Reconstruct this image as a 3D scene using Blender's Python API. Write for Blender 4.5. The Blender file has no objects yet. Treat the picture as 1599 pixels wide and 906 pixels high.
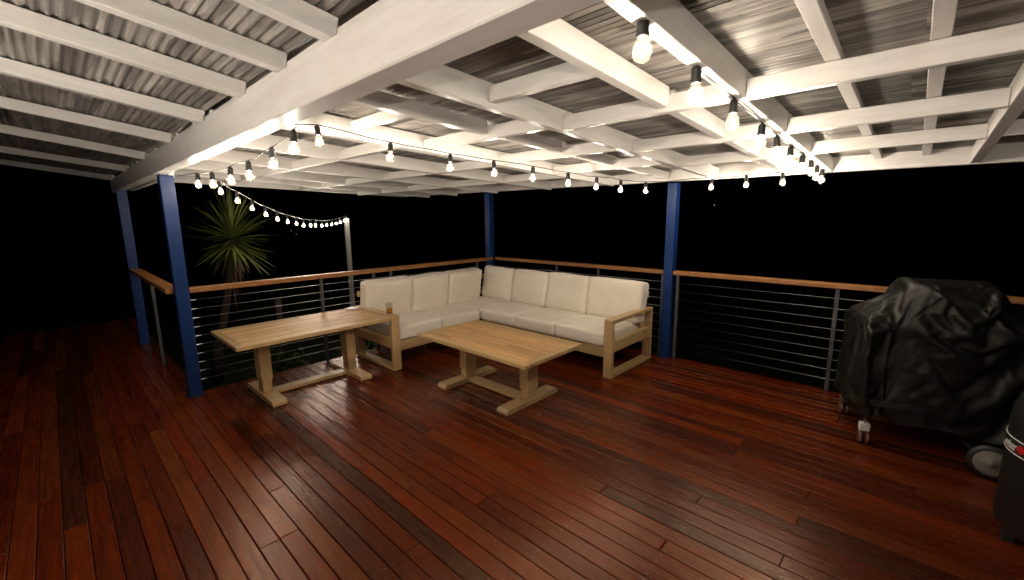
import bpy, bmesh, math, random
from mathutils import Vector, Matrix, noise
random.seed(7)
R = math.radians
scene = bpy.context.scene
C = scene.collection

# ------------------------------------------------------------------ camera
H = 1.6
yaw, pitch, roll = R(43.2), R(-9.62), R(-0.56)
cyw, syw, cp, sp = math.cos(yaw), math.sin(yaw), math.cos(pitch), math.sin(pitch)
F = Vector((-syw*cp, cyw*cp, sp)); Rt = Vector((cyw, syw, 0)); U = Rt.cross(F)
Rt2 = math.cos(roll)*Rt + math.sin(roll)*U; U2 = -math.sin(roll)*Rt + math.cos(roll)*U
cam = bpy.data.objects.new('camera', bpy.data.cameras.new('camera')); C.objects.link(cam)
M = Matrix((Rt2, U2, -F)).transposed().to_4x4(); M.translation = Vector((0, 0, H))
cam.matrix_world = M
cam.data.sensor_width = 36; cam.data.lens = 670.5/1599*36
cam.data.clip_start = 0.02; cam.data.clip_end = 600
scene.camera = cam

# ------------------------------------------------------------------ night sky
w = bpy.data.worlds.new('World'); scene.world = w; w.use_nodes = True
wt = w.node_tree; bg = wt.nodes['Background']
sky = wt.nodes.new('ShaderNodeTexSky'); sky.sky_type = 'NISHITA'; sky.sun_disc = False
sky.sun_elevation = R(-6); sky.sun_rotation = R(200)
wt.links.new(sky.outputs[0], bg.inputs[0]); bg.inputs[1].default_value = 0.0015
scene.view_settings.view_transform = 'Standard'; scene.view_settings.look = 'None'
scene.view_settings.exposure = 0.36; scene.view_settings.gamma = 1
scene.view_settings.use_curve_mapping = False
scene.cycles.use_denoising = True
scene.cycles.max_bounces = 10; scene.cycles.transparent_max_bounces = 16
scene.cycles.caustics_reflective = False; scene.cycles.caustics_refractive = False
scene.cycles.sample_clamp_indirect = 30.0
BULB = 610.0
FILL_UPLIGHT = 2400.0  # strength of the added, unseen uplighters that brighten the roof timbers

# ------------------------------------------------------------------ helpers
def link(o, parent=None):
    C.objects.link(o)
    if parent is not None:
        o.parent = parent
    return o
def obj(name, me, mat, parent=None, loc=None):
    o = bpy.data.objects.new(name, me)
    if mat is not None and not me.materials:
        me.materials.append(mat)
    if loc is not None:
        o.location = loc
    return link(o, parent)
def tag(o, label, cat, group=None):
    o['label'] = label; o['category'] = cat
    if group: o['group'] = group
    return o
def thing(name, label, cat, loc=(0, 0, 0), rz=0, group=None):
    o = bpy.data.objects.new(name, None); o.empty_display_size = .1
    o.location = loc; o.rotation_euler = (0, 0, rz); link(o)
    return tag(o, label, cat, group)
def finish(bm, name, smooth=False):
    me = bpy.data.meshes.new(name)
    bmesh.ops.recalc_face_normals(bm, faces=bm.faces[:])
    bm.to_mesh(me); bm.free()
    if smooth:
        me.polygons.foreach_set('use_smooth', [True]*len(me.polygons))
    return me
def boxmesh(name, sx, sy, sz, bev=.003):
    bm = bmesh.new(); bmesh.ops.create_cube(bm, size=1)
    for v in bm.verts: v.co = Vector((v.co.x*sx, v.co.y*sy, v.co.z*sz))
    if bev: bmesh.ops.bevel(bm, geom=bm.edges[:], offset=bev, segments=1, affect='EDGES', profile=.5)
    return finish(bm, name)
def box(name, mat, lo, hi, parent=None, bev=.003, origin=(0, 0, 0)):
    lo, hi = Vector(lo), Vector(hi); s = hi-lo
    return obj(name, boxmesh(name, s.x, s.y, s.z, bev), mat, parent, (lo+hi)/2-Vector(origin))
def bar(name, mat, a, b, wid, dep, parent=None, bev=.003, origin=(0, 0, 0)):
    """square timber whose bottom centre line runs from a to b; dep upwards"""
    a, b = Vector(a), Vector(b); d = (b-a); L = d.length; d.normalize()
    side = Vector((0, 0, 1)).cross(d)
    if side.length < 1e-4: side = Vector((0, 1, 0))
    side.normalize(); up = d.cross(side)
    o = obj(name, boxmesh(name, L, wid, dep, bev), mat, parent)
    m = Matrix((d, side, up)).transposed().to_4x4(); m.translation = (a+b)/2+up*dep/2-Vector(origin)
    o.matrix_local = m
    return o
def tube_bm(bm, pts, r, seg=6, caps=True):
    rings = []
    n = len(pts); pts = [Vector(p) for p in pts]
    for i, p in enumerate(pts):
        t = (pts[min(i+1, n-1)]-pts[max(i-1, 0)]).normalized()
        a = t.orthogonal().normalized() if i == 0 else (rings[-1][1]-t*rings[-1][1].dot(t)).normalized()
        b = t.cross(a)
        rr = r[i] if isinstance(r, (list, tuple)) else r
        rings.append(([bm.verts.new(p+rr*(math.cos(2*math.pi*k/seg)*a+math.sin(2*math.pi*k/seg)*b)) for k in range(seg)], a))
    for i in range(n-1):
        A, B = rings[i][0], rings[i+1][0]
        for k in range(seg):
            bm.faces.new((A[k], A[(k+1) % seg], B[(k+1) % seg], B[k]))
    if caps:
        bm.faces.new(rings[0][0][::-1]); bm.faces.new(rings[-1][0])
def tube(name, mat, pts, r, parent=None, seg=6, smooth=True):
    bm = bmesh.new(); tube_bm(bm, pts, r, seg)
    return obj(name, finish(bm, name, smooth), mat, parent)
def lathe(name, prof, seg=20, smooth=True):
    bm = bmesh.new(); rings = []
    for (r, z) in prof:
        rings.append([bm.verts.new((r*math.cos(2*math.pi*k/seg), r*math.sin(2*math.pi*k/seg), z)) for k in range(seg)] if r > 1e-6 else [bm.verts.new((0, 0, z))])
    for A, B in zip(rings, rings[1:]):
        for k in range(seg):
            a = [A[k % len(A)], A[(k+1) % len(A)]] if len(A) > 1 else [A[0]]
            b = [B[(k+1) % len(B)], B[k % len(B)]] if len(B) > 1 else [B[0]]
            if len(a)+len(b) > 2: bm.faces.new(a+b)
    return finish(bm, name, smooth)

# ------------------------------------------------------------------ materials
def mat(name):
    m = bpy.data.materials.new(name); m.use_nodes = True
    nt = m.node_tree; b = nt.nodes['Principled BSDF']
    return m, nt, b
def N(nt, t, **kw):
    n = nt.nodes.new(t)
    for k, v in kw.items():
        if k in n.inputs.keys() if isinstance(k, str) else False: n.inputs[k].default_value = v
        else: setattr(n, k, v)
    return n
def coords(nt, scale=(1, 1, 1), kind='Object', rand=0.0):
    tc = nt.nodes.new('ShaderNodeTexCoord'); mp = nt.nodes.new('ShaderNodeMapping')
    mp.inputs['Scale'].default_value = scale
    nt.links.new(tc.outputs[kind], mp.inputs['Vector'])
    if rand:
        oi = nt.nodes.new('ShaderNodeObjectInfo'); ml = nt.nodes.new('ShaderNodeMath'); ml.operation = 'MULTIPLY'
        ml.inputs[1].default_value = rand; nt.links.new(oi.outputs['Random'], ml.inputs[0])
        cx = nt.nodes.new('ShaderNodeCombineXYZ')
        for i in range(3): nt.links.new(ml.outputs[0], cx.inputs[i])
        nt.links.new(cx.outputs[0], mp.inputs['Location'])
    return mp.outputs[0]
def noise_n(nt, vec, scale, detail=4, rough=.6, dist=0):
    n = nt.nodes.new('ShaderNodeTexNoise'); n.inputs['Scale'].default_value = scale
    n.inputs['Detail'].default_value = detail; n.inputs['Roughness'].default_value = rough
    n.inputs['Distortion'].default_value = dist
    nt.links.new(vec, n.inputs['Vector']); return n.outputs['Fac']
def ramp(nt, fac, stops):
    r = nt.nodes.new('ShaderNodeValToRGB'); e = r.color_ramp.elements
    while len(e) < len(stops): e.new(.5)
    for el, (p, c) in zip(e, stops):
        el.position = p; el.color = (c if len(c) == 4 else (*c, 1)) if not isinstance(c, (int, float)) else (c, c, c, 1)
    nt.links.new(fac, r.inputs[0]); return r.outputs[0]
def mix(nt, a, b, fac, mode='MIX'):
    m = nt.nodes.new('ShaderNodeMix'); m.data_type = 'RGBA'; m.blend_type = mode
    for s, v in ((m.inputs[6], a), (m.inputs[7], b), (m.inputs[0], fac)):
        if hasattr(v, 'links'): nt.links.new(v, s)
        elif isinstance(v, (int, float)): s.default_value = v
        else: s.default_value = (*v, 1) if len(v) == 3 else v
    return m.outputs[2]
def bump(nt, b, h, strength, dist=.005):
    n = nt.nodes.new('ShaderNodeBump'); n.inputs['Strength'].default_value = strength; n.inputs['Distance'].default_value = dist
    nt.links.new(h, n.inputs['Height']); nt.links.new(n.outputs[0], b.inputs['Normal'])

def m_paint(name, col, rough=.45, wear=.12, grain=True):
    m, nt, b = mat(name)
    v = coords(nt, (1.2, 14, 14), rand=37)
    f = noise_n(nt, v, 2.2, 5, .65)
    dark = tuple(c*(1-wear) for c in col)
    v2 = coords(nt, (1, 1, 1), rand=53); f2 = noise_n(nt, v2, 3.5, 3, .6)
    c1 = mix(nt, dark, col, ramp(nt, f, [(.35, 0.), (.6, 1.)]))
    c2 = mix(nt, c1, tuple(c*k for c, k in zip(col, (.86, .82, .76))), ramp(nt, f2, [(.55, 0.), (.8, .7)]))
    nt.links.new(c2, b.inputs['Base Color'])
    nt.links.new(ramp(nt, f, [(.3, rough*.8), (.7, rough*1.15)]), b.inputs['Roughness'])
    if grain: bump(nt, b, f, .25, .003)
    return m
WHITE = m_paint('white_paint', (.76, .735, .70), .36)
BLUE = m_paint('navy_paint', (.007, .030, .125), .40, .1)
BLUE.node_tree.nodes['Principled BSDF'].inputs['Specular IOR Level'].default_value = .22

def m_deck():
    m, nt, b = mat('oiled_hardwood_decking')
    oi = nt.nodes.new('ShaderNodeObjectInfo')
    g = noise_n(nt, coords(nt, (1.3, 26, 26), rand=91), 2.0, 7, .68, .6)
    g2 = noise_n(nt, coords(nt, (.8, 5, 5), rand=17), 1.6, 4, .6)
    c = mix(nt, oi.outputs['Color'], ramp(nt, g, [(.3, (.45, .38, .34)), (.52, (.95, .92, .9)), (.75, (1.4, 1.35, 1.25))]), 1.0, 'MULTIPLY')
    c = mix(nt, c, (.45, .38, .34), ramp(nt, g2, [(.48, 0.), (.72, .75)]), 'MULTIPLY')
    nt.links.new(c, b.inputs['Base Color'])
    nt.links.new(ramp(nt, g, [(.3, .34), (.7, .19)]), b.inputs['Roughness'])
    b.inputs['Specular IOR Level'].default_value = .55
    b.inputs['Specular Tint'].default_value = (1, .50, .24, 1)
    b.inputs['Coat Weight'].default_value = .06; b.inputs['Coat Roughness'].default_value = .12
    h = noise_n(nt, coords(nt, (5, 16, 16), rand=5), 2.4, 5, .62, .5)
    hb = nt.nodes.new('ShaderNodeMath'); hb.operation = 'ADD'
    nt.links.new(g, hb.inputs[0]); nt.links.new(h, hb.inputs[1])
    bump(nt, b, hb.outputs[0], .32, .0032)
    n = [x for x in nt.nodes if x.type == 'BUMP'][0]
    nt.links.new(n.outputs[0], b.inputs['Coat Normal'])
    return m
DECK = m_deck()
def m_wood(name, a, bcol, rough=.4, axis=0, rand=23):
    m, nt, b = mat(name)
    sc = [18, 18, 18]; sc[axis] = 1.1
    g = noise_n(nt, coords(nt, tuple(sc), rand=rand), 2.2, 6, .65, .4)
    oi = nt.nodes.new('ShaderNodeObjectInfo')
    c = mix(nt, a, bcol, ramp(nt, g, [(.32, 0.), (.68, 1.)]))
    c = mix(nt, c, ramp(nt, oi.outputs['Random'], [(0, .72), (1, 1.12)]), 1.0, 'MULTIPLY')
    nt.links.new(c, b.inputs['Base Color']); b.inputs['Roughness'].default_value = rough
    bump(nt, b, g, .15, .002)
    return m
RAIL = m_wood('oiled_handrail_timber', (.25, .095, .028), (.46, .21, .068), .4)
SLATX = m_wood('teak_slat_along', (.46, .25, .10), (.70, .44, .21), .42, 0)
SLATY = m_wood('teak_slat_across', (.36, .19, .075), (.55, .33, .15), .42, 1)
TAN = m_wood('tan_powder_coated_frame', (.47, .31, .145), (.54, .365, .175), .38, 2)
def m_fabric():
    m, nt, b = mat('cream_outdoor_fabric')
    v = coords(nt, (1, 1, 1), rand=11)
    wv = noise_n(nt, coords(nt, (60, 60, 400), rand=7), 3, 3, .7)
    wx = noise_n(nt, coords(nt, (14, 14, 120), rand=7), 2, 3, .7)
    big = noise_n(nt, v, 4, 3, .55)
    c = mix(nt, (.75, .68, .57), (.83, .77, .68), ramp(nt, wx, [(.3, 0.), (.7, 1.)]))
    c = mix(nt, c, (.93, .91, .88), ramp(nt, big, [(.4, 0.), (.7, 1.)]), 'MULTIPLY')
    nt.links.new(c, b.inputs['Base Color']); b.inputs['Roughness'].default_value = .85
    b.inputs['Sheen Weight'].default_value = .2
    ad = nt.nodes.new('ShaderNodeMath'); ad.operation = 'MULTIPLY_ADD'; ad.inputs[1].default_value = .12
    nt.links.new(wv, ad.inputs[0]); nt.links.new(big, ad.inputs[2])
    bump(nt, b, ad.outputs[0], .5, .012)
    return m
FAB = m_fabric()
def m_simple(name, col, rough=.5, metal=0, spec=.5):
    m, nt, b = mat(name)
    f = noise_n(nt, coords(nt, (1, 1, 1), rand=13), 9, 4, .6)
    c = mix(nt, tuple(x*.75 for x in col), tuple(min(1, x*1.15) for x in col), f)
    nt.links.new(c, b.inputs['Base Color']); b.inputs['Roughness'].default_value = rough
    b.inputs['Metallic'].default_value = metal; b.inputs['Specular IOR Level'].default_value = spec
    return m
STEEL = m_simple('stainless_steel', (.55, .55, .56), .3, 1)
GALV = m_simple('galvanised_steel', (.085, .088, .092), .5, .5)
BLACK = m_simple('black_rubber', (.012, .012, .012), .45)
UNDER = m_simple('dark_subframe_timber', (.02, .015, .012), .8)
GROUND = m_simple('night_lawn', (.010, .014, .005), .95, 0, .1)
POLE = m_simple('weathered_pale_pole', (.38, .36, .33), .6)
GREY = m_simple('grey_plastic', (.2, .19, .17), .6)
WPLAS = m_simple('white_plastic', (.72, .70, .66), .4)
BROWN = m_simple('brown_castor', (.14, .07, .045), .5)
SCREW = m_simple('dull_screw_head', (.30, .26, .2), .4, .8)
BARK = m_simple('yucca_bark', (.035, .022, .014), .9)
def m_leaf(name, a, bcol, tr=.2):
    m, nt, b = mat(name)
    oi = nt.nodes.new('ShaderNodeObjectInfo')
    c = mix(nt, a, bcol, oi.outputs['Random'])
    nt.links.new(c, b.inputs['Base Color']); b.inputs['Roughness'].default_value = .5
    return m
LEAF = m_leaf('yucca_leaf_green', (.10, .13, .02), (.22, .25, .06))
DEAD = m_leaf('yucca_leaf_dry', (.14, .06, .035), (.2, .10, .06))
SHRUB = m_leaf('shrub_leaf', (.015, .03, .008), (.035, .055, .015))
def m_sheet():
    m, nt, b = mat('weathered_corrugated_sheet')
    v = coords(nt, (.6, 34, 1), rand=71)
    f = noise_n(nt, v, 1.8, 6, .7, .2)
    f2 = noise_n(nt, coords(nt, (1.1, 3.5, 1), rand=29), 1.7, 4, .6)
    # blocky panels of grime along the flutes
    vo = nt.nodes.new('ShaderNodeTexVoronoi'); vo.inputs['Scale'].default_value = 1.0
    nt.links.new(coords(nt, (1.9, 21, 1), rand=3), vo.inputs['Vector'])
    c = ramp(nt, f, [(.26, (.14, .112, .085)), (.40, (.36, .315, .255)), (.56, (.55, .50, .43)), (.76, (.76, .71, .64))])
    c = mix(nt, c, (.66, .61, .56), ramp(nt, f2, [(.45, 0.), (.7, .8)]), 'MULTIPLY')
    sc_ = nt.nodes.new('ShaderNodeSeparateColor'); nt.links.new(vo.outputs['Color'], sc_.inputs[0])
    c = mix(nt, c, ramp(nt, sc_.outputs[0], [(.1, .5), (.5, .95), (.9, 1.3)]), .8, 'MULTIPLY')
    hs = nt.nodes.new('ShaderNodeHueSaturation'); hs.inputs['Saturation'].default_value = .6; hs.inputs['Value'].default_value = 1.22
    nt.links.new(c, hs.inputs['Color']); nt.links.new(hs.outputs[0], b.inputs['Base Color'])
    nt.links.new(ramp(nt, f2, [(.3, .24), (.7, .5)]), b.inputs['Roughness'])
    b.inputs['Specular IOR Level'].default_value = .5
    bump(nt, b, f, .35, .006)
    return m
SHEET = m_sheet()
def m_cover():
    m, nt, b = mat('black_vinyl_cover')
    f = noise_n(nt, coords(nt, (1, 1, 1)), 7, 5, .6)
    f2 = noise_n(nt, coords(nt, (1, 1, 1)), 28, 4, .6, 1.0)
    c = mix(nt, (.005, .0045, .0035), (.010, .009, .007), f)
    nt.links.new(c, b.inputs['Base Color'])
    nt.links.new(ramp(nt, f, [(.3, .40), (.7, .56)]), b.inputs['Roughness'])
    b.inputs['Specular IOR Level'].default_value = .32
    bump(nt, b, f2, .15, .003)
    return m
COVER = m_cover()
def m_bulbglass():
    m = bpy.data.materials.new('clear_bulb_glass'); m.use_nodes = True; nt = m.node_tree; nt.nodes.clear()
    out = nt.nodes.new('ShaderNodeOutputMaterial'); tr = nt.nodes.new('ShaderNodeBsdfTransparent')
    gl = nt.nodes.new('ShaderNodeBsdfGlossy'); gl.inputs['Roughness'].default_value = .05
    tl = nt.nodes.new('ShaderNodeBsdfTranslucent'); tl.inputs['Color'].default_value = (1, .84, .58, 1)
    lw = nt.nodes.new('ShaderNodeLayerWeight'); lw.inputs['Blend'].default_value = .5
    rm = ramp(nt, lw.outputs['Facing'], [(0, .006), (.7, .014), (1, .05)])
    m1 = nt.nodes.new('ShaderNodeMixShader'); m2 = nt.nodes.new('ShaderNodeMixShader')
    nt.links.new(rm, m1.inputs[0]); nt.links.new(tr.outputs[0], m1.inputs[1]); nt.links.new(tl.outputs[0], m1.inputs[2])
    nt.links.new(ramp(nt, lw.outputs['Facing'], [(0, .03), (.7, .06), (1, .5)]), m2.inputs[0]); nt.links.new(m1.outputs[0], m2.inputs[1]); nt.links.new(gl.outputs[0], m2.inputs[2])
    nt.links.new(m2.outputs[0], out.inputs[0]); return m
BGLASS = m_bulbglass()
def m_emit(name, col, s):
    m = bpy.data.materials.new(name); m.use_nodes = True; nt = m.node_tree; nt.nodes.clear()
    out = nt.nodes.new('ShaderNodeOutputMaterial'); e = nt.nodes.new('ShaderNodeEmission')
    e.inputs[0].default_value = (*col, 1); e.inputs[1].default_value = s
    nt.links.new(e.outputs[0], out.inputs[0]); return m
FIL = m_emit('lit_filament', (1, .87, .71), BULB)
def m_glass(name, col, tint):
    m = bpy.data.materials.new(name); m.use_nodes = True; nt = m.node_tree; nt.nodes.clear()
    out = nt.nodes.new('ShaderNodeOutputMaterial'); tr = nt.nodes.new('ShaderNodeBsdfTransparent'); tr.inputs[0].default_value = (*col, 1)
    gl = nt.nodes.new('ShaderNodeBsdfGlossy'); gl.inputs['Roughness'].default_value = .05
    lw = nt.nodes.new('ShaderNodeLayerWeight'); lw.inputs['Blend'].default_value = .4
    mx = nt.nodes.new('ShaderNodeMixShader')
    nt.links.new(ramp(nt, lw.outputs['Facing'], [(0, .03), (.7, .08), (1, .6)]), mx.inputs[0]); nt.links.new(tr.outputs[0], mx.inputs[1]); nt.links.new(gl.outputs[0], mx.inputs[2])
    nt.links.new(mx.outputs[0], out.inputs[0]); return m
TGLASS = m_glass('tumbler_glass', (.93, .92, .9), 0)
BEER = m_glass('amber_drink', (.92, .55, .16), 0)

# ------------------------------------------------------------------ ground
bm = bmesh.new()
G = 300
bmesh.ops.create_grid(bm, x_segments=60, y_segments=60, size=G)
for v in bm.verts: v.co.z = -.95+.15*noise.noise(v.co*.03)
g = obj('ground', finish(bm, 'ground', True), GROUND); g['kind'] = 'structure'

# ------------------------------------------------------------------ deck
PITCH, BW, BT = .0940, .0903, .022
YE = .412                                  # a board edge measured in the photograph
XL, XFAR, XR = -4.80, -9.4, 2.4
YSTEP, YBACK, YFRONT = .80, 4.74, -2.0
bm = bmesh.new()
def slab(bm, lo, hi):
    r = bmesh.ops.create_cube(bm, size=1)
    for v in r['verts']:
        v.co = Vector([(lo[i]+hi[i])/2+v.co[i]*(hi[i]-lo[i]) for i in range(3)])
x = XFAR+.1
while x < XR:
    slab(bm, (x, YFRONT, -.17), (x+.045, YSTEP if x < XL else YBACK-.02, -.027)); x += .45
slab(bm, (XFAR, YFRONT, -.3), (XR, YSTEP, -.18)); slab(bm, (XL+.02, YSTEP, -.3), (XR, YBACK-.02, -.18))
slab(bm, (XL, YSTEP+.01, -.29), (XL+.03, YBACK, -.026)); slab(bm, (XL, YBACK-.03, -.28), (XR, YBACK, -.026))
deck = obj('deck', finish(bm, 'deck'), UNDER); deck['kind'] = 'structure'
PAL = [(.105, .014, .003), (.14, .021, .004), (.12, .017, .003), (.16, .030, .006), (.085, .013, .003), (.12, .025, .005), (.15, .023, .004), (.065, .012, .004), (.125, .020, .004), (.052, .013, .005), (.115, .015, .003), (.145, .029, .006)]
screws = bmesh.new()
k0 = math.ceil((YFRONT-YE)/PITCH); k = k0; nb = 0
while YE+(k+1)*PITCH < YBACK+.03:
    y0 = YE+k*PITCH; yc = y0+PITCH/2
    xs = XFAR if yc < YSTEP else XL
    xe = XR; x = xs
    if yc < -1.2: ends = [xs, xe]
    else:
        ends = [xs]; x = xs+random.choice((.9, 1.35, 1.8, 2.25, 2.7, 3.15))
        while x < xe-.5:
            ends.append(x); x += random.choice((1.8, 2.25, 2.7, 3.15, 3.6))
        ends.append(xe)
    if k == -1: ends = [xs, -6.6, -4.12, xe]
    for a, b2 in zip(ends, ends[1:]):
        L = b2-a-.003
        me = boxmesh("deck_board", L, BW, BT, .0028)
        o = obj('deck_board', me, DECK, deck, ((a+b2)/2, yc, -BT/2+random.uniform(-.0012, .0006)))
        o.rotation_euler = (random.uniform(-.006, .006), 0, 0)
        c = random.choice(PAL); f = random.uniform(.8, 1.2)
        if k == -1 and a < -3 and a > -5: c, f = (.16, .036, .008), 1.2
        if abs(yc-1.11) < .05: c, f = (.055, .018, .008), 1
        o.color = (c[0]*f, c[1]*f, c[2]*f, 1); nb += 1
    x = XFAR+.12
    while x < XR:
        if x > xs and yc > -.9:
            for s in (-.026, .026):
                r = .0032
                vs = [screws.verts.new((x+random.uniform(-.006, .006)+r*math.cos(t*math.pi/3), yc+s+r*math.sin(t*math.pi/3), .0012)) for t in range(6)]
                screws.faces.new(vs)
        x += .45
    k += 1
so = obj('deck_screw', finish(screws, 'deck_screw'), SCREW, deck); so['kind'] = 'stuff'

# ------------------------------------------------------------------ patio cover
cover = thing('patio_cover', 'white painted timber patio roof with corrugated sheets on navy blue posts', 'patio roof')
def post(x, y, top, s=.1):
    p = box('post', BLUE, (x-s/2, y-s/2, .002), (x+s/2, y+s/2, top), cover, .004)
    box('base_plate', BLUE, (-s/2-.012, -s/2-.012, -top/2+.001), (s/2+.012, s/2+.012, -top/2+.012), p, .002)
    return p
post(-4.735, .735, 1.979); post(-7.31, .675, 1.979); post(-4.84, 4.66, 1.962); post(-1.97, 4.67, 1.946)
post(1.9, 4.67, 1.93)
# long beam over the posts, with the plate the lean-to rafters butt against
def bz(x): return 1.98
box('beam', WHITE, (-7.95, .64, 1.98), (2.4, .735, 2.128), cover, .004)
box('wall_plate', WHITE, (-7.93, .668, 2.130), (2.4, .728, 2.166), cover, .003)
# lean-to rafters rising towards the house
def zl(y): return 2.13+.2*(.66-y)
RAF = [(-.60, -.62, .05), (-.98, -1.01, .05), (-1.36, -1.42, .05), (-1.76, -1.87, .05), (-2.24, -2.35, .06), (-2.97, -3.13, .065), (-3.87, -4.10, .065), (-5.05, -5.30, .065), (-6.37, -6.83, .065), (-7.85, -8.35, .065), (.3, .28, .05), (1.0, 1.0, .05), (1.7, 1.7, .05)]
for xe, x0, wd in RAF:
    s = (x0-xe)/.68; y1 = -2.3
    bar('rafter', WHITE, (xe+s*(.65-y1), y1, zl(y1)), (xe, .664, zl(.664)), wd, .066, cover)
# main bay: plane of the joist undersides
def zp(y): return 1.95+.047*(4.65-y)
def joist(name, x, wd, dep, lift=0, y0=.737, y1=4.615):
    return bar(name, WHITE, (x, y0, zp(y0)+lift), (x, y1, zp(y1)+lift), wd, dep, cover)
PRIM = [(.250, .055), (-.603, .05), (-1.528, .05), (-2.69, .05), (-3.62, .05), (-4.62, .05), (-5.55, .05), (-6.30, .05), (1.3, .05), (2.2, .05)]
for x, wd in PRIM: joist('joist', x, wd, .112)
# fascia beams
bar('beam', WHITE, (-7.10, 4.645, 2.0), (2.4, 4.645, 1.93), .055, .17, cover)
bar('beam', WHITE, (-7.075, .76, 2.098), (-7.075, 4.617, 1.994), .05, .14, cover)
bar('beam', WHITE, (-7.28, .775, 1.972), (-4.8, .79, 1.975), .04, .10, cover)
# noggings between the joists
def nog(xa, xb, y, dep=.078, lift=0, wd=.045):
    return bar('nogging', WHITE, (xa, y, zp(y)+lift), (xb, y, zp(y)+lift), wd, dep, cover)
for y in (2.03, 2.80, 3.56): nog(-.577, .221, y+.022)
for y in (2.02, 2.83, 3.62): nog(-1.502, -.629, y+.022)
nog(-1.502, -.948, 1.475, .07, .022)
for y in (1.95, 2.72, 3.45): nog(-2.664, -1.554, y)
nog(-2.664, -2.056, 1.40, .06, .04)
for a, b2 in ((-3.594, -2.716), (-4.594, -3.646), (-5.524, -4.646), (-6.274, -5.576), (-7.05, -6.326)):
    for y in (1.75, 2.75, 3.7): nog(a, b2, y)
for y in (1.9, 2.75, 3.55): nog(.28, 1.27, y); nog(1.327, 2.17, y)
# secondary joists lying over the noggings
def sec(x, wd=.05, ys=None, lift=.08, dep=.032, y0=.737, y1=4.615):
    return bar('purlin', WHITE, (x, y0, zp(y0)+lift), (x, y1, zp(y1)+lift), wd, dep, cover)
def seg(x, cuts, lift=.018, dep=.09, wd=.05):
    for a, b2 in zip(cuts, cuts[1:]):
        bar('purlin', WHITE, (x, a+.024, zp(a)+lift), (x, b2-.024, zp(b2)+lift), wd, dep, cover)
seg(-.922, [.72, 2.042, 2.852, 3.642, 4.63], .018)
sec(-.292); sec(-.012)
seg(-2.03, [.72, 1.95, 2.72, 3.45, 4.63], .03, .078)
for x in (-3.15, -4.15, -5.1, -5.95, -6.65): sec(x)
sec(.75); sec(1.75)
# corrugated sheets, flutes along X
def sheet(x0, x1, y0, y1, zf, name='roof_sheet'):
    P = .034; n = max(6, int(round((y1-y0)/P*6)))
    nx = max(2, int((x1-x0)/1.2))
    bm = bmesh.new(); rows = []
    cx, cy = (x0+x1)/2, (y0+y1)/2
    for i in range(n+1):
        y = y0+(y1-y0)*i/n; z = zf(y)+.0058*math.sin(2*math.pi*y/P)
        rows.append([bm.verts.new((x0+(x1-x0)*j/nx-cx, y-cy, z+.0015*math.sin(j*2.3+y))) for j in range(nx+1)])
    for A, B in zip(rows, rows[1:]):
        for j in range(nx): bm.faces.new((A[j], A[j+1], B[j+1], B[j]))
    r = bmesh.ops.solidify(bm, geom=bm.faces[:], thickness=.0012)
    return obj(name, finish(bm, name, True), SHEET, cover, (cx, cy, 0))
y = .66; i = 0
while y < 4.8:
    for xa, xb in ((-7.2, -3.3), (-3.34, -.05), (-.09, 2.5)):
        sheet(xa, xb, y, min(y+.80, 4.85), lambda q, i=i: zp(q)+.125+.002*(i % 2)+(.0))
    y += .762; i += 1
y = -2.4
while y < .62:
    for xa, xb in ((-8.9, -4.5), (-4.54, -1.2), (-1.24, 2.5)):
        sheet(xa, xb, y, min(y+.80, .735), lambda q, i=i: zl(q)+.073+.002*(i % 2))
    y += .762; i += 1

# ------------------------------------------------------------------ balustrades
def cable(a, b2, parent):
    tube('cable', STEEL, [a, b2], .0026, parent, 6)
def fitting(p, d, parent):
    d = Vector(d); p = Vector(p)
    bm = bmesh.new(); tube_bm(bm, [p, p+d*.012, p+d*.014, p+d*.05], [.007, .007, .0048, .004], 8)
    obj('cable_end', finish(bm, 'cable_end'), STEEL, parent)
def stanchion(x, y, parent, dirx=True, top=.955):
    w_, t_ = (.012, .05)
    a, b2 = ((w_/2+.01, t_/2-.01) if dirx else (t_/2-.01, w_/2+.01))
    s = box('baluster', GALV, (x-a, y-b2, .003), (x+a, y+b2, top), parent, .002)
    return s
ZR9 = [.12+.0933*i for i in range(9)]; ZL10 = [.135+.0835*i for i in range(10)]
# left run
L1 = thing('cable_balustrade', 'cable railing with timber handrail behind the long side table and sofa end', 'railing', group='deck railings')
box('handrail', RAIL, (-4.80, .788, .955), (-4.71, 4.60, 1.0), L1, .004).rotation_euler = (0, 0, 0)
for yy in (1.974, 2.608, 2.843, 4.3): stanchion(-4.745, yy, L1, False)
for z in ZL10:
    cable((-4.74, .786, z), (-4.74, 4.6, z), L1); fitting((-4.74, .787, z), (0, 1, 0), L1)
# back run
L2 = thing('cable_balustrade', 'cable railing with timber handrail behind the back of the sofa', 'railing', group='deck railings')
box('handrail', RAIL, (-4.70, 4.63, .957), (-2.022, 4.72, 1.0), L2, .004)
for xx in (-3.543, -2.886, -2.045): stanchion(xx, 4.675, L2)
for z in ZR9: cable((-4.78, 4.665, z), (-2.03, 4.665, z), L2)
# right run
L3 = thing('cable_balustrade', 'cable railing with timber handrail between blue post and covered grill', 'railing', group='deck railings')
box('handrail', RAIL, (-1.918, 4.63, .957), (2.4, 4.72, 1.0), L3, .004)
for xx in (-1.872, -.455, .95): stanchion(xx, 4.675, L3)
for z in ZR9: cable((-1.90, 4.665, z), (2.4, 4.665, z), L3)
# far left short run
L4 = thing('cable_balustrade', 'short dark railing with timber handrail between the two left blue posts', 'railing', group='deck railings')
box('handrail', RAIL, (-7.255, .63, .957), (-4.788, .74, 1.0), L4, .004)
stanchion(-6.05, .69, L4)

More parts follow.
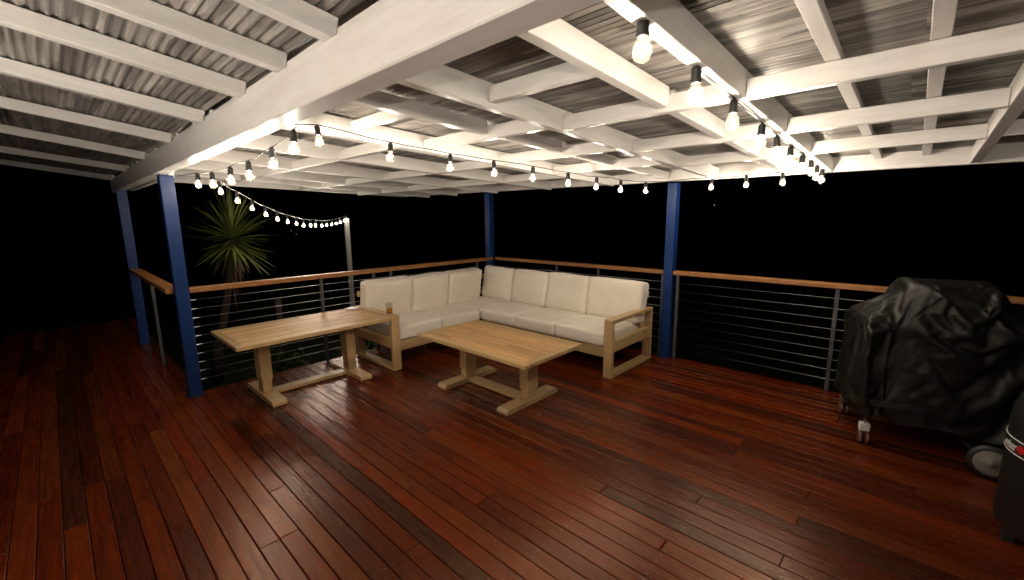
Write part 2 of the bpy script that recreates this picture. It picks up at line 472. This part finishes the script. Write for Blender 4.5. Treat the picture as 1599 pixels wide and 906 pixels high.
# ------------------------------------------------------------------ cushions
def cushion(name, size, parent, loc, rot=(0, 0, 0), rad=.030, puff=(.004, .005, .013), seed=0, n=14):
    sx, sy, sz = [s/2 for s in size]
    bm = bmesh.new(); bmesh.ops.create_cube(bm, size=2)
    bmesh.ops.subdivide_edges(bm, edges=bm.edges[:], cuts=n, use_grid_fill=True)
    S = Vector((sx, sy, sz)); off = Vector((seed*3.1, seed*1.7, seed*.9))
    for v in bm.verts:
        u = v.co.copy()
        # bias grid towards the edges
        u = Vector([math.copysign(1-(1-abs(c))**1.5, c) for c in u])
        p = Vector([u[i]*S[i] for i in range(3)])
        inner = Vector([max(-S[i]+rad, min(S[i]-rad, p[i])) for i in range(3)])
        d = p-inner
        if d.length > 1e-6: p = inner+d.normalized()*rad
        bx = max(0, 1-u.x*u.x); by = max(0, 1-u.y*u.y); bz_ = max(0, 1-u.z*u.z)
        p.z += math.copysign(puff[2], u.z)*(bx*by)**.6*abs(u.z)
        p.y += math.copysign(puff[1], u.y)*(bx*bz_)**.6*abs(u.y)
        p.x += math.copysign(puff[0], u.x)*(by*bz_)**.6*abs(u.x)
        q = p*6+off
        p += Vector((noise.noise(q), noise.noise(q+Vector((9, 0, 0))), noise.noise(q+Vector((0, 9, 0)))))*.006
        q = Vector((p.x*22, p.y*22, p.z*9))+off
        p += d.normalized()*noise.noise(q)*.0035 if d.length > 1e-6 else Vector()
        v.co = p
    o = obj(name, finish(bm, name, True), FAB, parent, loc); o.rotation_euler = rot
    # stitched welt round the seam
    e = .5*rad
    pts = []
    for sgn in (1, -1):
        zz = sgn*(sz-.012)
        ring = []
        for (cx_, cy_, a0) in ((sx-rad, sy-rad, 0), (-sx+rad, sy-rad, 90), (-sx+rad, -sy+rad, 180), (sx-rad, -sy+rad, 270)):
            for t in (0, 30, 60, 90):
                a = R(a0+t); ring.append((cx_+(rad-.006)*math.cos(a), cy_+(rad-.006)*math.sin(a), zz))
        ring.append(ring[0]); pts.append(ring)
    for ring in pts:
        bm = bmesh.new(); tube_bm(bm, ring, .0035, 5, False)
        obj('welt', finish(bm, 'welt', True), FAB, o)
    return o

# ------------------------------------------------------------------ corner sofa
sofa = thing('corner_sofa', 'L-shaped outdoor sofa with tan frame and cream cushions in the deck corner', 'sofa')
def sb(name, lo, hi, bev=.003): return box(name, TAN, lo, hi, sofa, bev)
# right arm loop
x0, x1 = -2.155, -2.06
sb('leg', (x0, 3.615, .004), (x1, 3.655, .560)); sb('armrest', (x0, 3.613, .5605), (x1, 4.49, .600))
sb('leg', (x0, 4.45, .004), (x1, 4.488, .560)); sb('foot_rail', (x0, 3.656, .004), (x1, 4.449, .042))
sb('side_rail', (x0+.012, 3.656, .265), (x1-.012, 4.449, .375))
bar('brace', TAN, (-2.075, 4.42, .045), (-2.075, 4.30, .375), .028, .02, sofa)
# left arm loop
y0, y1 = 2.305, 2.40
sb('leg', (-3.925, y0, .004), (-3.885, y1, .560)); sb('armrest', (-4.70, y0, .5605), (-3.883, y1, .600))
sb('leg', (-4.695, y0, .004), (-4.657, y1, .560)); sb('foot_rail', (-4.656, y0, .004), (-3.926, y1, .042))
sb('side_rail', (-4.656, y0+.012, .24), (-3.926, y1-.012, .335))
# seat frame
sb('front_rail', (-3.962, y1+.001, .195), (-3.925, 3.66, .302)); sb('front_rail', (-3.96, 3.661, .195), (x0-.001, 3.698, .302))
sb('back_rail', (-4.66, y1+.001, .19), (-4.62, 4.42, .295)); sb('back_rail', (-4.66, 4.421, .19), (x0-.001, 4.46, .295))
for xx in (-3.3, -2.7): sb('slat', (xx-.04, 3.70, .25), (xx+.04, 4.42, .275))
for yy in (2.75, 3.3, 3.9): sb('slat', (-4.618, yy-.04, .25), (-3.965, yy+.04, .275))
for xx, yy in ((-4.0, 3.73), (-3.0, 4.4), (-4.60, 4.38), (-4.6, 3.2)): sb('leg', (xx-.025, yy-.025, .004), (xx+.025, yy+.025, .19))
# back frame behind the cushions
for xx in (-2.17, -2.79, -3.41, -4.03): bar('back_post', TAN, (xx, 4.44, .296), (xx, 4.50, .72), .05, .028, sofa)
sb('back_rail', (-4.66, 4.475, .70), (-2.12, 4.505, .765)); sb('back_rail', (-4.655, 4.455, .48), (-2.14, 4.48, .53))
for yy in (2.43, 3.0, 3.6, 4.2): bar('back_post', TAN, (-4.645, yy, .296), (-4.69, yy, .72), .05, .028, sofa)
sb('back_rail', (-4.70, 2.36, .70), (-4.672, 4.474, .765)); sb('back_rail', (-4.685, 2.41, .48), (-4.66, 4.45, .53))
# seats
ZS = .378; TS = .142
i = 0
for a, b2 in ((2.415, 2.995), (2.998, 3.595)):
    i += 1; cushion('seat_cushion', (.70, b2-a, TS), sofa, ((-3.955-4.645)/2+.02, (a+b2)/2, ZS), seed=i)
cushion('seat_cushion', (.62, .82, TS), sofa, (-4.325, 4.01, ZS), seed=3)
for a, b2 in ((-4.012, -3.415), (-3.412, -2.793), (-2.79, -2.17)):
    i += 1; cushion('seat_cushion', (b2-a, .76, TS), sofa, ((a+b2)/2, 4.02, ZS), seed=i+3)
# back cushions
th = R(13)
for j, (a, b2) in enumerate(((2.345, 2.965), (2.965, 3.535), (3.535, 4.12))):
    cushion('back_cushion', (b2-a-.004-random.uniform(0, .008), .165, .455+random.uniform(-.012, .012)), sofa, (-4.545, (a+b2)/2, .665), (th*.8, random.uniform(-.02, .02), R(-90)+R(180)), seed=20+j, rad=.030, puff=(.003, .026, .006))
for j, (a, b2) in enumerate(((-4.60, -4.01), (-4.01, -3.40), (-3.40, -2.785), (-2.785, -2.10))):
    cushion('back_cushion', (b2-a-.004-random.uniform(0, .008), .165, .455+random.uniform(-.012, .012)), sofa, ((a+b2)/2, 4.345, .665), (-th*.8, random.uniform(-.02, .02), 0), seed=30+j, rad=.030, puff=(.003, .026, .006))

# ------------------------------------------------------------------ tables
def table(name, label, cx, cy, L, W, h, rz, foot_in, foot_len):
    t = thing(name, label, 'table', (cx, cy, 0), rz)
    tt = .036; fw = .055
    # frame of the top (long axis = local x)
    box('frame_rail', TAN, (-L/2, -W/2, h-tt), (L/2, -W/2+fw, h), t, .004)
    box('frame_rail', TAN, (-L/2, W/2-fw, h-tt), (L/2, W/2, h), t, .004)
    box('frame_rail', TAN, (-L/2, -W/2+fw+.0005, h-tt), (-L/2+fw, W/2-fw-.0005, h), t, .004)
    box('frame_rail', TAN, (L/2-fw, -W/2+fw+.0005, h-tt), (L/2, W/2-fw-.0005, h), t, .004)
    ns = 12; wi = W-2*fw; p = wi/ns
    for i in range(ns):
        y = -W/2+fw+p*(i+.5)
        cut = random.choice((-.2, .05, .22, -.35, .35))
        for a, b2 in ((-L/2+fw+.001, cut-.0006), (cut+.0006, L/2-fw-.001)):
            box('slat', SLATX, (a, y-p/2+.003, h-.022), (b2, y+p/2-.003, h-.0012), t, .0015)
    box('under_panel', TAN, (-L/2+.07, -W/2+.07, h-.034), (L/2-.07, W/2-.07, h-.0235), t, .001)
    for s in (-1, 1):
        fx = s*foot_in
        # foot with chamfered toes
        bm = bmesh.new()
        pr = [(-foot_len/2, .003), (foot_len/2, .003), (foot_len/2, .026), (foot_len/2-.022, .046), (-foot_len/2+.022, .046), (-foot_len/2, .026)]
        A = [bm.verts.new((fx-.06, a, b2)) for a, b2 in pr]; B = [bm.verts.new((fx+.06, a, b2)) for a, b2 in pr]
        bm.faces.new(A); bm.faces.new(B[::-1])
        for q in range(6): bm.faces.new((A[q], A[(q+1) % 6], B[(q+1) % 6], B[q]))
        obj('foot', finish(bm, 'foot'), TAN, t)
        lo = .165 if h > .55 else .13
        box('leg', TAN, (fx-.040, -.062, .0465), (fx+.040, .062, lo+.05), t, .003)
        box('leg_sleeve', TAN, (fx-.048, -.070, lo), (fx+.048, .070, h-tt-.001), t, .003)
    box('stretcher', TAN, (-foot_in+.061, -.055, .006), (foot_in-.061, .055, .040), t, .003)
    return t
table('coffee_table', 'low tan slatted coffee table in front of the corner sofa', -2.735, 2.69, 1.385, .765, .50, 0, .40, .68)
table('side_table', 'taller tan slatted table beside the left railing, against the sofa arm', -4.235, 1.585, 1.39, .79, .60, R(90), .405, .70)

# ------------------------------------------------------------------ drink and booklet
dg = thing('drink_glass', 'clear glass tumbler half full of amber drink on the sofa arm', 'glass', (-3.985, 2.348, .601))
obj('tumbler', lathe('tumbler', [(0, 0), (.027, 0), (.030, .01), (.037, .125), (.0355, .125), (.0285, .012), (0, .010)], 24), TGLASS, dg)
obj('drink', lathe('drink', [(0, .011), (.0275, .012), (.0315, .058), (0, .058)], 24), BEER, dg)
bk = thing('booklet', 'white folded booklet lying on the far corner of the taller table', 'booklet', (-4.545, 2.205, .6005), R(12))
box('page_block', WPLAS, (-.06, -.045, 0), (.075, .05, .007), bk, .001)
o = box('cover_sheet', WPLAS, (-.062, -.047, .0085), (.077, .052, .0105), bk, .0005); o.rotation_euler = (R(4), R(-3), 0); o.location.z += .004

# ------------------------------------------------------------------ string lights
HOLD = lathe('lamp_holder', [(0, .072), (.006, .072), (.008, .066), (.0145, .060), (.0165, .052), (.0165, .024), (.0185, .020), (.0185, .012), (.014, .010), (0, .010)], 14)
GLOBE = lathe('bulb', [(.012, .014), (.0135, .006), (.018, -.002), (.0228, -.012), (.0255, -.024), (.0248, -.035), (.0205, -.045), (.012, -.0515), (0, -.0538)], 20)
FILM = lathe('filament', [(0, -.006), (.003, -.008), (.0085, -.015), (.0105, -.025), (.0085, -.035), (.004, -.040), (0, -.042)], 10)
def lights(label, bulbs, pre=(), post_=(), colour=BLACK):
    t = thing('string_lights', label, 'string lights', bulbs[0], group='festoon light strings')
    o0 = Vector(bulbs[0])
    bulbs = [Vector(b) for b in bulbs]
    pts = [Vector(p)-o0 for p in pre]
    tops = [b-o0+Vector((0, 0, .096)) for b in bulbs]
    for i, p in enumerate(tops):
        pts.append(p)
        if i+1 < len(tops):
            q = tops[i+1]
            for f in (.3, .7): pts.append(p.lerp(q, f)+Vector((random.uniform(-.006, .006), random.uniform(-.006, .006), random.uniform(-.012, .006))))
    pts += [Vector(p)-o0 for p in post_]
    tube('cable', colour, pts, .0034, t, 6)
    for b in bulbs:
        loc = b-o0+Vector((0, 0, .026)); rot = (random.uniform(-.09, .09), random.uniform(-.09, .09), random.uniform(0, 6))
        h = obj('lamp_holder', HOLD, BLACK, t, loc); h.rotation_euler = rot
        g_ = obj('bulb', GLOBE, BGLASS, t, loc); g_.rotation_euler = rot
        obj('filament', FILM, FIL, g_)
    return t
S1 = [[-2.62, 1.148, 2.046], [-2.54, 1.57, 1.989], [-2.459, 1.993, 1.949], [-2.388, 2.361, 1.928], [-2.318, 2.728, 1.907], [-2.245, 3.11, 1.88], [-2.179, 3.454, 1.859], [-2.116, 3.784, 1.846], [-2.045, 4.158, 1.844]]
S5 = [[-1.554, 4.58, 1.874], [-1.237, 4.58, 1.878], [-0.937, 4.58, 1.881]]
S3 = [[-0.6, 1.165, 2.040], [-0.603, 1.564, 2.005], [-0.606, 1.984, 1.975], [-0.608, 2.431, 1.945], [-0.61, 2.772, 1.929], [-0.613, 3.127, 1.915], [-0.615, 3.497, 1.904], [-0.617, 3.858, 1.90], [-0.619, 4.11, 1.88], [-0.62, 4.378, 1.875]]
S2 = [[-2.346, 0.9, 1.947], [-2.648, 0.897, 1.898], [-3.061, 0.893, 1.864], [-3.447, 0.89, 1.861], [-3.897, 0.885, 1.86], [-4.33, 0.882, 1.884]]
S4 = [[-4.68, 1.113, 1.852], [-4.971, 1.319, 1.786], [-5.268, 1.529, 1.718], [-5.591, 1.758, 1.658], [-5.919, 1.99, 1.603], [-6.252, 2.226, 1.566], [-6.596, 2.469, 1.534], [-6.898, 2.683, 1.505], [-7.244, 2.929, 1.498], [-7.516, 3.121, 1.488], [-7.896, 3.39, 1.48], [-8.228, 3.625, 1.484], [-8.619, 3.902, 1.486], [-9.006, 4.176, 1.502], [-9.375, 4.438, 1.524], [-9.784, 4.727, 1.555], [-9.97, 4.86, 1.57]]
lights('festoon bulbs hung under the middle joist, running past the sofa and along the back beam', S1+S5, [(-2.67, .85, 2.125), (-2.64, 1.0, 2.128)], [(-.75, 4.585, 1.985)])
lights('festoon bulbs hung under the right joist, nearest bulbs at the top of the view', S3, [(-.61, 1.08, 2.13)], [(-.62, 4.55, 1.975)])
lights('short festoon of six bulbs sagging along the long beam towards the left blue post', S2, [(-2.62, 1.05, 2.11), (-2.5, .98, 2.09)], [(-4.6, .80, 1.97)])
lights('festoon bulbs sloping down from the roof to a pole in the dark garden', S4, [(-4.45, .93, 1.975)], [(-10.0, 4.88, 1.67)], POLE)
pole = thing('garden_pole', 'pale slim pole in the dark garden holding the end of the bulb string', 'pole', (-10.02, 4.90, -1.0))
box('shaft', POLE, (-.045, -.045, 0), (.045, .045, 2.62), pole, .005)
tube('hook', STEEL, [(0, 0, 2.62), (0, 0, 2.66), (.03, -.01, 2.68)], .006, pole)

# ------------------------------------------------------------------ unseen house wall behind the viewer, added with made-up uplighters to brighten the roof
hw = thing('house_wall', 'unseen white weatherboard house wall behind the viewer, added to carry the fill uplighters', 'wall', (-1.2, -1.25, 0))
box('cladding_base', WHITE, (-2.4, -.10, .002), (4.2, -.012, 2.45), hw, .002)
for i in range(16):
    o = box('weatherboard', WHITE, (-2.4, -.008, .02+i*.15), (4.2, .008, .165+i*.15), hw, .002); o.rotation_euler = (R(-3), 0, 0)
FILL_MAT = m_emit('fill_uplighter_bulb', (1, .90, .78), FILL_UPLIGHT)
CUP = lathe('shade', [(.012, -.10), (.045, -.095), (.066, .006), (.0645, .006), (.043, -.090), (.012, -.094)], 24)
BLB = lathe('bulb', [(0, .030), (.012, .026), (.022, .012), (.024, -.004), (.018, -.022), (.010, -.04), (.010, -.06)], 16)
for i, (x, lb) in enumerate(((-1.9, 'added black cup-shaped fill uplighter, out of view at the left end of the house wall'), (.15, 'added black cup-shaped fill uplighter, out of view in the middle of the house wall'), (1.9, 'added black cup-shaped fill uplighter, out of view at the right end of the house wall'))):
    t = thing('fill_uplighter', lb, 'fill light', (x, -1.11, 1.32), 0, 'added fill uplighters out of view')  # invented lamp, out of view: fill light for the lean-to and beam
    box('back_plate', BLACK, (-.05, -.125, -.12), (.05, -.105, .02), t, .003)
    box('bracket', BLACK, (-.012, -.106, -.098), (.012, 0, -.08), t, .002)
    obj('shade', CUP, BLACK, t); obj('bulb', BLB, FILL_MAT, t)

# ------------------------------------------------------------------ covered grill
gr = thing('covered_grill', 'large barbecue under a wrinkled black cover by the right railing', 'grill', (-.18, 3.68, 0), R(17))
# local frame: x along the grill front, y to the back; front left corner at origin
GW, GD = 1.32, .62
# the cover is draped by a short cloth simulation over plain stand-ins of the grill, which are removed afterwards
def collider(bm):
    o = obj('drape_form', finish(bm, 'drape_form'), None)
    o.modifiers.new('collision', 'COLLISION'); o.collision.thickness_outer = .012; o.collision.cloth_friction = 15
    return o
def form_box(lo, hi, bev):
    bm = bmesh.new(); slab(bm, lo, hi)
    bmesh.ops.bevel(bm, geom=bm.edges[:], offset=bev, segments=3, affect='EDGES')
    return collider(bm)
forms = [form_box((.22, .06, 0), (.95, .56, .80), .03), form_box((.03, .07, .80), (.24, .54, .89), .02), form_box((.95, .10, .74), (1.27, .54, .80), .02),
         form_box((.05, .10, 0), (.10, .50, .80), .015), form_box((1.22, .12, 0), (1.26, .50, .74), .015)]
bm = bmesh.new(); A = []; B = []; n = 16
for k in range(n+1):                                  # the hood
    t = math.pi*k/n; y = .31-.27*math.cos(t); z = .82+.315*math.sin(t)**.75
    A.append(bm.verts.new((.26, y, z))); B.append(bm.verts.new((.66, y, z)))
for k in range(n): bm.faces.new((A[k], A[k+1], B[k+1], B[k]))
bm.faces.new(A); bm.faces.new(B[::-1]); forms.append(collider(bm))
NX, NY, NZ = 60, 30, 40
def step(e0, e1, t):
    q = max(0, min(1, (t-e0)/(e1-e0))); return q*q*(3-2*q)
bm = bmesh.new(); grid = {}
def cv(i, j, k):
    if (i, j, k) not in grid:
        x = -.09+1.50*i/NX; top = .91+.28*step(.08, .28, x)-.31*step(.62, .92, x)+.10
        p = Vector((x, -.085+.79*j/NY, .37+(top-.37)*k/NZ)); f = k/NZ
        p.x += (GW/2-p.x)*.07*f; p.y += (GD/2-p.y)*.12*f
        p += Vector((noise.noise(p*5), noise.noise(p*5+Vector((7, 0, 0))), noise.noise(p*5+Vector((0, 7, 0)))))*.022
        p += Vector((noise.noise(p*14), noise.noise(p*14+Vector((7, 0, 0))), 0))*.010
        grid[(i, j, k)] = bm.verts.new(p)
    return grid[(i, j, k)]
def cq(*q): bm.faces.new([cv(*a) for a in q])
for k in range(NZ):
    for i in range(NX):
        cq((i, 0, k), (i+1, 0, k), (i+1, 0, k+1), (i, 0, k+1)); cq((i+1, NY, k), (i, NY, k), (i, NY, k+1), (i+1, NY, k+1))
    for j in range(NY):
        cq((0, j+1, k), (0, j, k), (0, j, k+1), (0, j+1, k+1)); cq((NX, j, k), (NX, j+1, k), (NX, j+1, k+1), (NX, j, k+1))
for i in range(NX):
    for j in range(NY): cq((i, j, NZ), (i+1, j, NZ), (i+1, j+1, NZ), (i, j+1, NZ))
loose = obj('loose_cloth', finish(bm, 'loose_cloth', True), None)
cm = loose.modifiers.new('cloth', 'CLOTH'); cs = cm.settings
cs.quality = 8; cs.mass = .08; cs.tension_stiffness = 70; cs.compression_stiffness = 50; cs.shear_stiffness = 30; cs.bending_stiffness = .05; cs.air_damping = 1.5
cm.collision_settings.distance_min = .006; cm.collision_settings.collision_quality = 2; cm.collision_settings.use_self_collision = False
cm.point_cache.frame_end = 60
for f in range(1, 47): scene.frame_set(f)
dg0 = bpy.context.evaluated_depsgraph_get()
settled = bpy.data.meshes.new_from_object(loose.evaluated_get(dg0)); settled.name = 'fabric_cover'
for o in forms+[loose]: bpy.data.objects.remove(o)
scene.frame_set(1)
bm = bmesh.new(); bm.from_mesh(settled)
bmesh.ops.subdivide_edges(bm, edges=bm.edges[:], cuts=1, use_grid_fill=True, smooth=.8)
bm.to_mesh(settled); bm.free()
settled.polygons.foreach_set('use_smooth', [True]*len(settled.polygons))
fc = obj('fabric_cover', settled, COVER, gr)
for (x, y, wb) in ((.07, .05, True), (.06, .56, False), (1.2, .56, False), (1.2, .06, False)):
    box('castor_bracket', WPLAS if wb else BROWN, (x-.030, y-.022, .095), (x+.030, y+.022, .152), gr, .005)
    for s in (-1, 1):
        wme = lathe('castor_wheel', [(0, -.009), (.040, -.009), (.045, -.005), (.045, .005), (.040, .009), (0, .009)], 18)
        o = obj('castor_wheel', wme, BROWN, gr, (x+s*.019, y, .048)); o.rotation_euler = (0, R(90), 0)
    box('castor_stem', STEEL, (x-.006, y-.006, .152), (x+.006, y+.006, .30), gr, .001)
box('trolley_shelf', BLACK, (.03, .03, .29), (GW-.03, GD-.03, .33), gr, .004)
wh = obj('wheel', lathe('wheel', [(0, -.02), (.088, -.02), (.105, -.014), (.108, 0), (.105, .014), (.088, .02), (0, .02)], 32), BLACK, gr, (.635, -.165, .110)); wh.rotation_euler = (R(90), 0, R(-22))
obj('hub_cap', lathe('hub_cap', [(0, .032), (.01, .032), (.012, .026), (.06, .027), (.074, .023), (.078, .021)], 32), GREY, wh)
box('axle', BLACK, (.60, -.15, .095), (.67, .2, .125), gr, .003)

# ------------------------------------------------------------------ smoker with name band
sm = thing('covered_smoker', 'round black smoker with a white lettered band at the right edge', 'smoker', (.720, 3.13, 0))
rs = .285
obj('body', lathe('body', [(0, .06), (rs*.9, .06), (rs-.006, .075), (rs, .10), (rs, .60), (rs*.985, .66), (rs*.88, .76), (rs*.62, .87), (rs*.3, .925), (0, .94)], 56), COVER, sm)
obj('band', lathe('band', [(rs+.0005, .455), (rs+.003, .456), (rs+.003, .531), (rs+.0005, .532)], 64), m_simple('band_black', (.008, .008, .008), .35), sm)
WLET = m_simple('white_lettering', (.8, .79, .76), .45); RED = m_simple('red_emblem', (.45, .01, .02), .45)
for z in (.4585, .5285):
    obj('band_edge', lathe('band_edge', [(rs+.0031, z-.002), (rs+.0042, z-.0018), (rs+.0042, z+.0018), (rs+.0031, z+.002)], 64), WLET, sm)
def wrap_text(s, size, a0, z0, mat_, name):
    cu = bpy.data.curves.new('t', 'FONT'); cu.body = s; cu.size = size; cu.offset = .0006
    to = bpy.data.objects.new('t', cu); C.objects.link(to)
    bpy.context.view_layer.update()
    dg_ = bpy.context.evaluated_depsgraph_get(); me = bpy.data.meshes.new_from_object(to.evaluated_get(dg_))
    bpy.data.objects.remove(to)
    bm = bmesh.new(); bm.from_mesh(me)
    bmesh.ops.triangulate(bm, faces=bm.faces[:])
    bmesh.ops.subdivide_edges(bm, edges=[e for e in bm.edges if e.calc_length() > .012], cuts=2)
    for v in bm.verts:
        a = a0+v.co.x*.62/rs; r_ = rs+.0046
        v.co = Vector((r_*math.cos(a), r_*math.sin(a), z0+v.co.y))
    obj(name, finish(bm, name), mat_, sm)
wrap_text('weber', .064, R(183), .473, WLET, 'lettering')
bm = bmesh.new()                                     # small red emblem after the word
ac = R(183)+.115*.62/.064*.064*1.75/rs
for sgn, pr in ((0, [(math.cos(t)*.021, math.sin(t)*.021+.494) for t in [k*math.pi/12 for k in range(24)]]),):
    vs = [bm.verts.new(((rs+.0047)*math.cos(ac+px/rs), (rs+.0047)*math.sin(ac+px/rs), pz)) for px, pz in pr]
    bm.faces.new(vs)
obj('emblem', finish(bm, 'emblem'), RED, sm)
for a in (200, 255, 320, 75):
    x, y = .25*math.cos(R(a)), .25*math.sin(R(a))
    box('leg', BLACK, (x-.02, y-.02, .002), (x+.02, y+.02, .075), sm, .003)
box('foot', WPLAS, (-.085, -.315, .03), (-.03, -.286, .085), sm, .005)

# ------------------------------------------------------------------ yucca
yu = thing('yucca_tree', 'spiky yucca with long green sword leaves behind the left railing', 'yucca', (-7.75, 1.75, -.95))
hub = Vector((.15, .13, 2.36))
tp = [(-.25, -.2, 0), (-.20, -.16, .5), (-.08, -.05, 1.0), (.05, .05, 1.6), (.15, .13, 2.25)]
tube('trunk', BARK, tp, [.09, .07, .055, .05, .045], yu, 12)
def leafmesh(L, wd, droop):
    bm = bmesh.new(); n = 6; prev = None
    for i in range(n+1):
        t = i/n; w_ = wd*(.55+1.2*t*(1-t)*1.6)*(1-t**3)+.001
        z = -droop*t*t*L; x = L*t*(1-.15*droop*t)
        ring = [bm.verts.new((x, -w_/2, z+.18*w_)), bm.verts.new((x, 0, z)), bm.verts.new((x, w_/2, z+.18*w_))]
        if prev:
            for a in (0, 1): bm.faces.new((prev[a], prev[a+1], ring[a+1], ring[a]))
        prev = ring
    bmesh.ops.solidify(bm, geom=bm.faces[:], thickness=.002)
    return finish(bm, 'leaf', True)
LM = [leafmesh(.68, .050, .06), leafmesh(.60, .048, .14), leafmesh(.73, .048, .02), leafmesh(.52, .045, .28)]
DM = [leafmesh(.62, .028, .1), leafmesh(.5, .026, .2)]
n = 170
for i in range(n):
    ph = i*2.399963; q = (i+.5)/n
    el = R(85)-q*R(150)                     # from upright to hanging
    me = random.choice(LM); m_ = LEAF; nm = 'leaf'
    if el < R(-48): me = random.choice(DM); m_ = DEAD
    if not me.materials: me.materials.append(m_)
    o = obj(nm, me, m_, yu)
    d = Vector((math.cos(ph)*math.cos(el), math.sin(ph)*math.cos(el), math.sin(el)+random.uniform(-.1, .1)))
    o.rotation_euler = (random.uniform(-.4, .4), -math.asin(max(-1, min(1, d.z/d.length))), ph+random.uniform(-.1, .1))
    s = random.uniform(.78, 1.02); o.scale = (s, s, s)
    o.location = hub+Vector((0, 0, -.22*q))+d*.03
for i in range(16):
    ph = random.uniform(0, 6.28)
    o = obj('leaf', random.choice(DM), DEAD, yu, hub+Vector((.05*math.cos(ph), .05*math.sin(ph), -.25-random.random()*.35)))
    o.rotation_euler = (0, R(random.uniform(72, 86)), ph)

# ------------------------------------------------------------------ garden bits behind the railing
gp = thing('garden_post', 'short brown timber post standing in the dark garden behind the cables', 'post', (-7.0, 2.24, -.95))
box('shaft', m_simple('old_timber', (.04, .025, .015), .8), (-.04, -.04, 0), (.04, .04, 1.38), gp, .004)
def shrub(label, loc, rx, rz, n):
    t = thing('shrub', label, 'shrub', loc, 0)
    bm = bmesh.new()
    for i in range(n):
        v = Vector((random.gauss(0, 1), random.gauss(0, 1), random.gauss(0, 1))).normalized()*random.random()**.4
        p = Vector((v.x*rx, v.y*rx, rz+v.z*rz)); s = random.uniform(.03, .06)
        a = Vector((random.gauss(0, 1), random.gauss(0, 1), random.gauss(0, .6))).normalized(); b2 = a.orthogonal().normalized()
        f = [bm.verts.new(p+a*s), bm.verts.new(p+b2*s*.4), bm.verts.new(p-a*s), bm.verts.new(p-b2*s*.4)]
        bm.faces.new(f)
    obj('crown', finish(bm, 'crown'), SHRUB, t)
    bm = bmesh.new()
    for i in range(7):
        a = i*.9; tube_bm(bm, [(0, 0, -.02), (.3*rx*math.cos(a), .3*rx*math.sin(a), rz*.7), (.6*rx*math.cos(a), .6*rx*math.sin(a), rz*1.3)], [.012, .009, .004], 5)
    obj('stem', finish(bm, 'stem'), BARK, t)
shrub('dark green shrub in the garden, seen below the sofa end', (-5.75, 2.95, -.95), .5, .42, 700)
shrub('dark green shrub in the garden behind the taller table', (-6.2, 1.9, -.95), .55, .42, 700)
for i, (p, c, lb) in enumerate((((-19.8, 60, 2.9), (1, 1, 1), 'tiny white light far off to the right of the right blue post'), ((-60, 21.7, .1), (.4, .6, 1), 'tiny bluish distant light under the sloping bulb string'), ((-60, 22.3, -.35), (.3, .5, 1), 'fainter lower bluish distant light under the sloping bulb string'))):
    m_ = m_emit('distant_lamp_%d' % i, c, 0.5 if i == 0 else .5)
    bm = bmesh.new(); bmesh.ops.create_icosphere(bm, subdivisions=1, radius=.05 if i else .06)
    o = obj('distant_lamp', finish(bm, 'distant_lamp'), m_, None, p); tag(o, lb, 'light')
print('boards', nb)
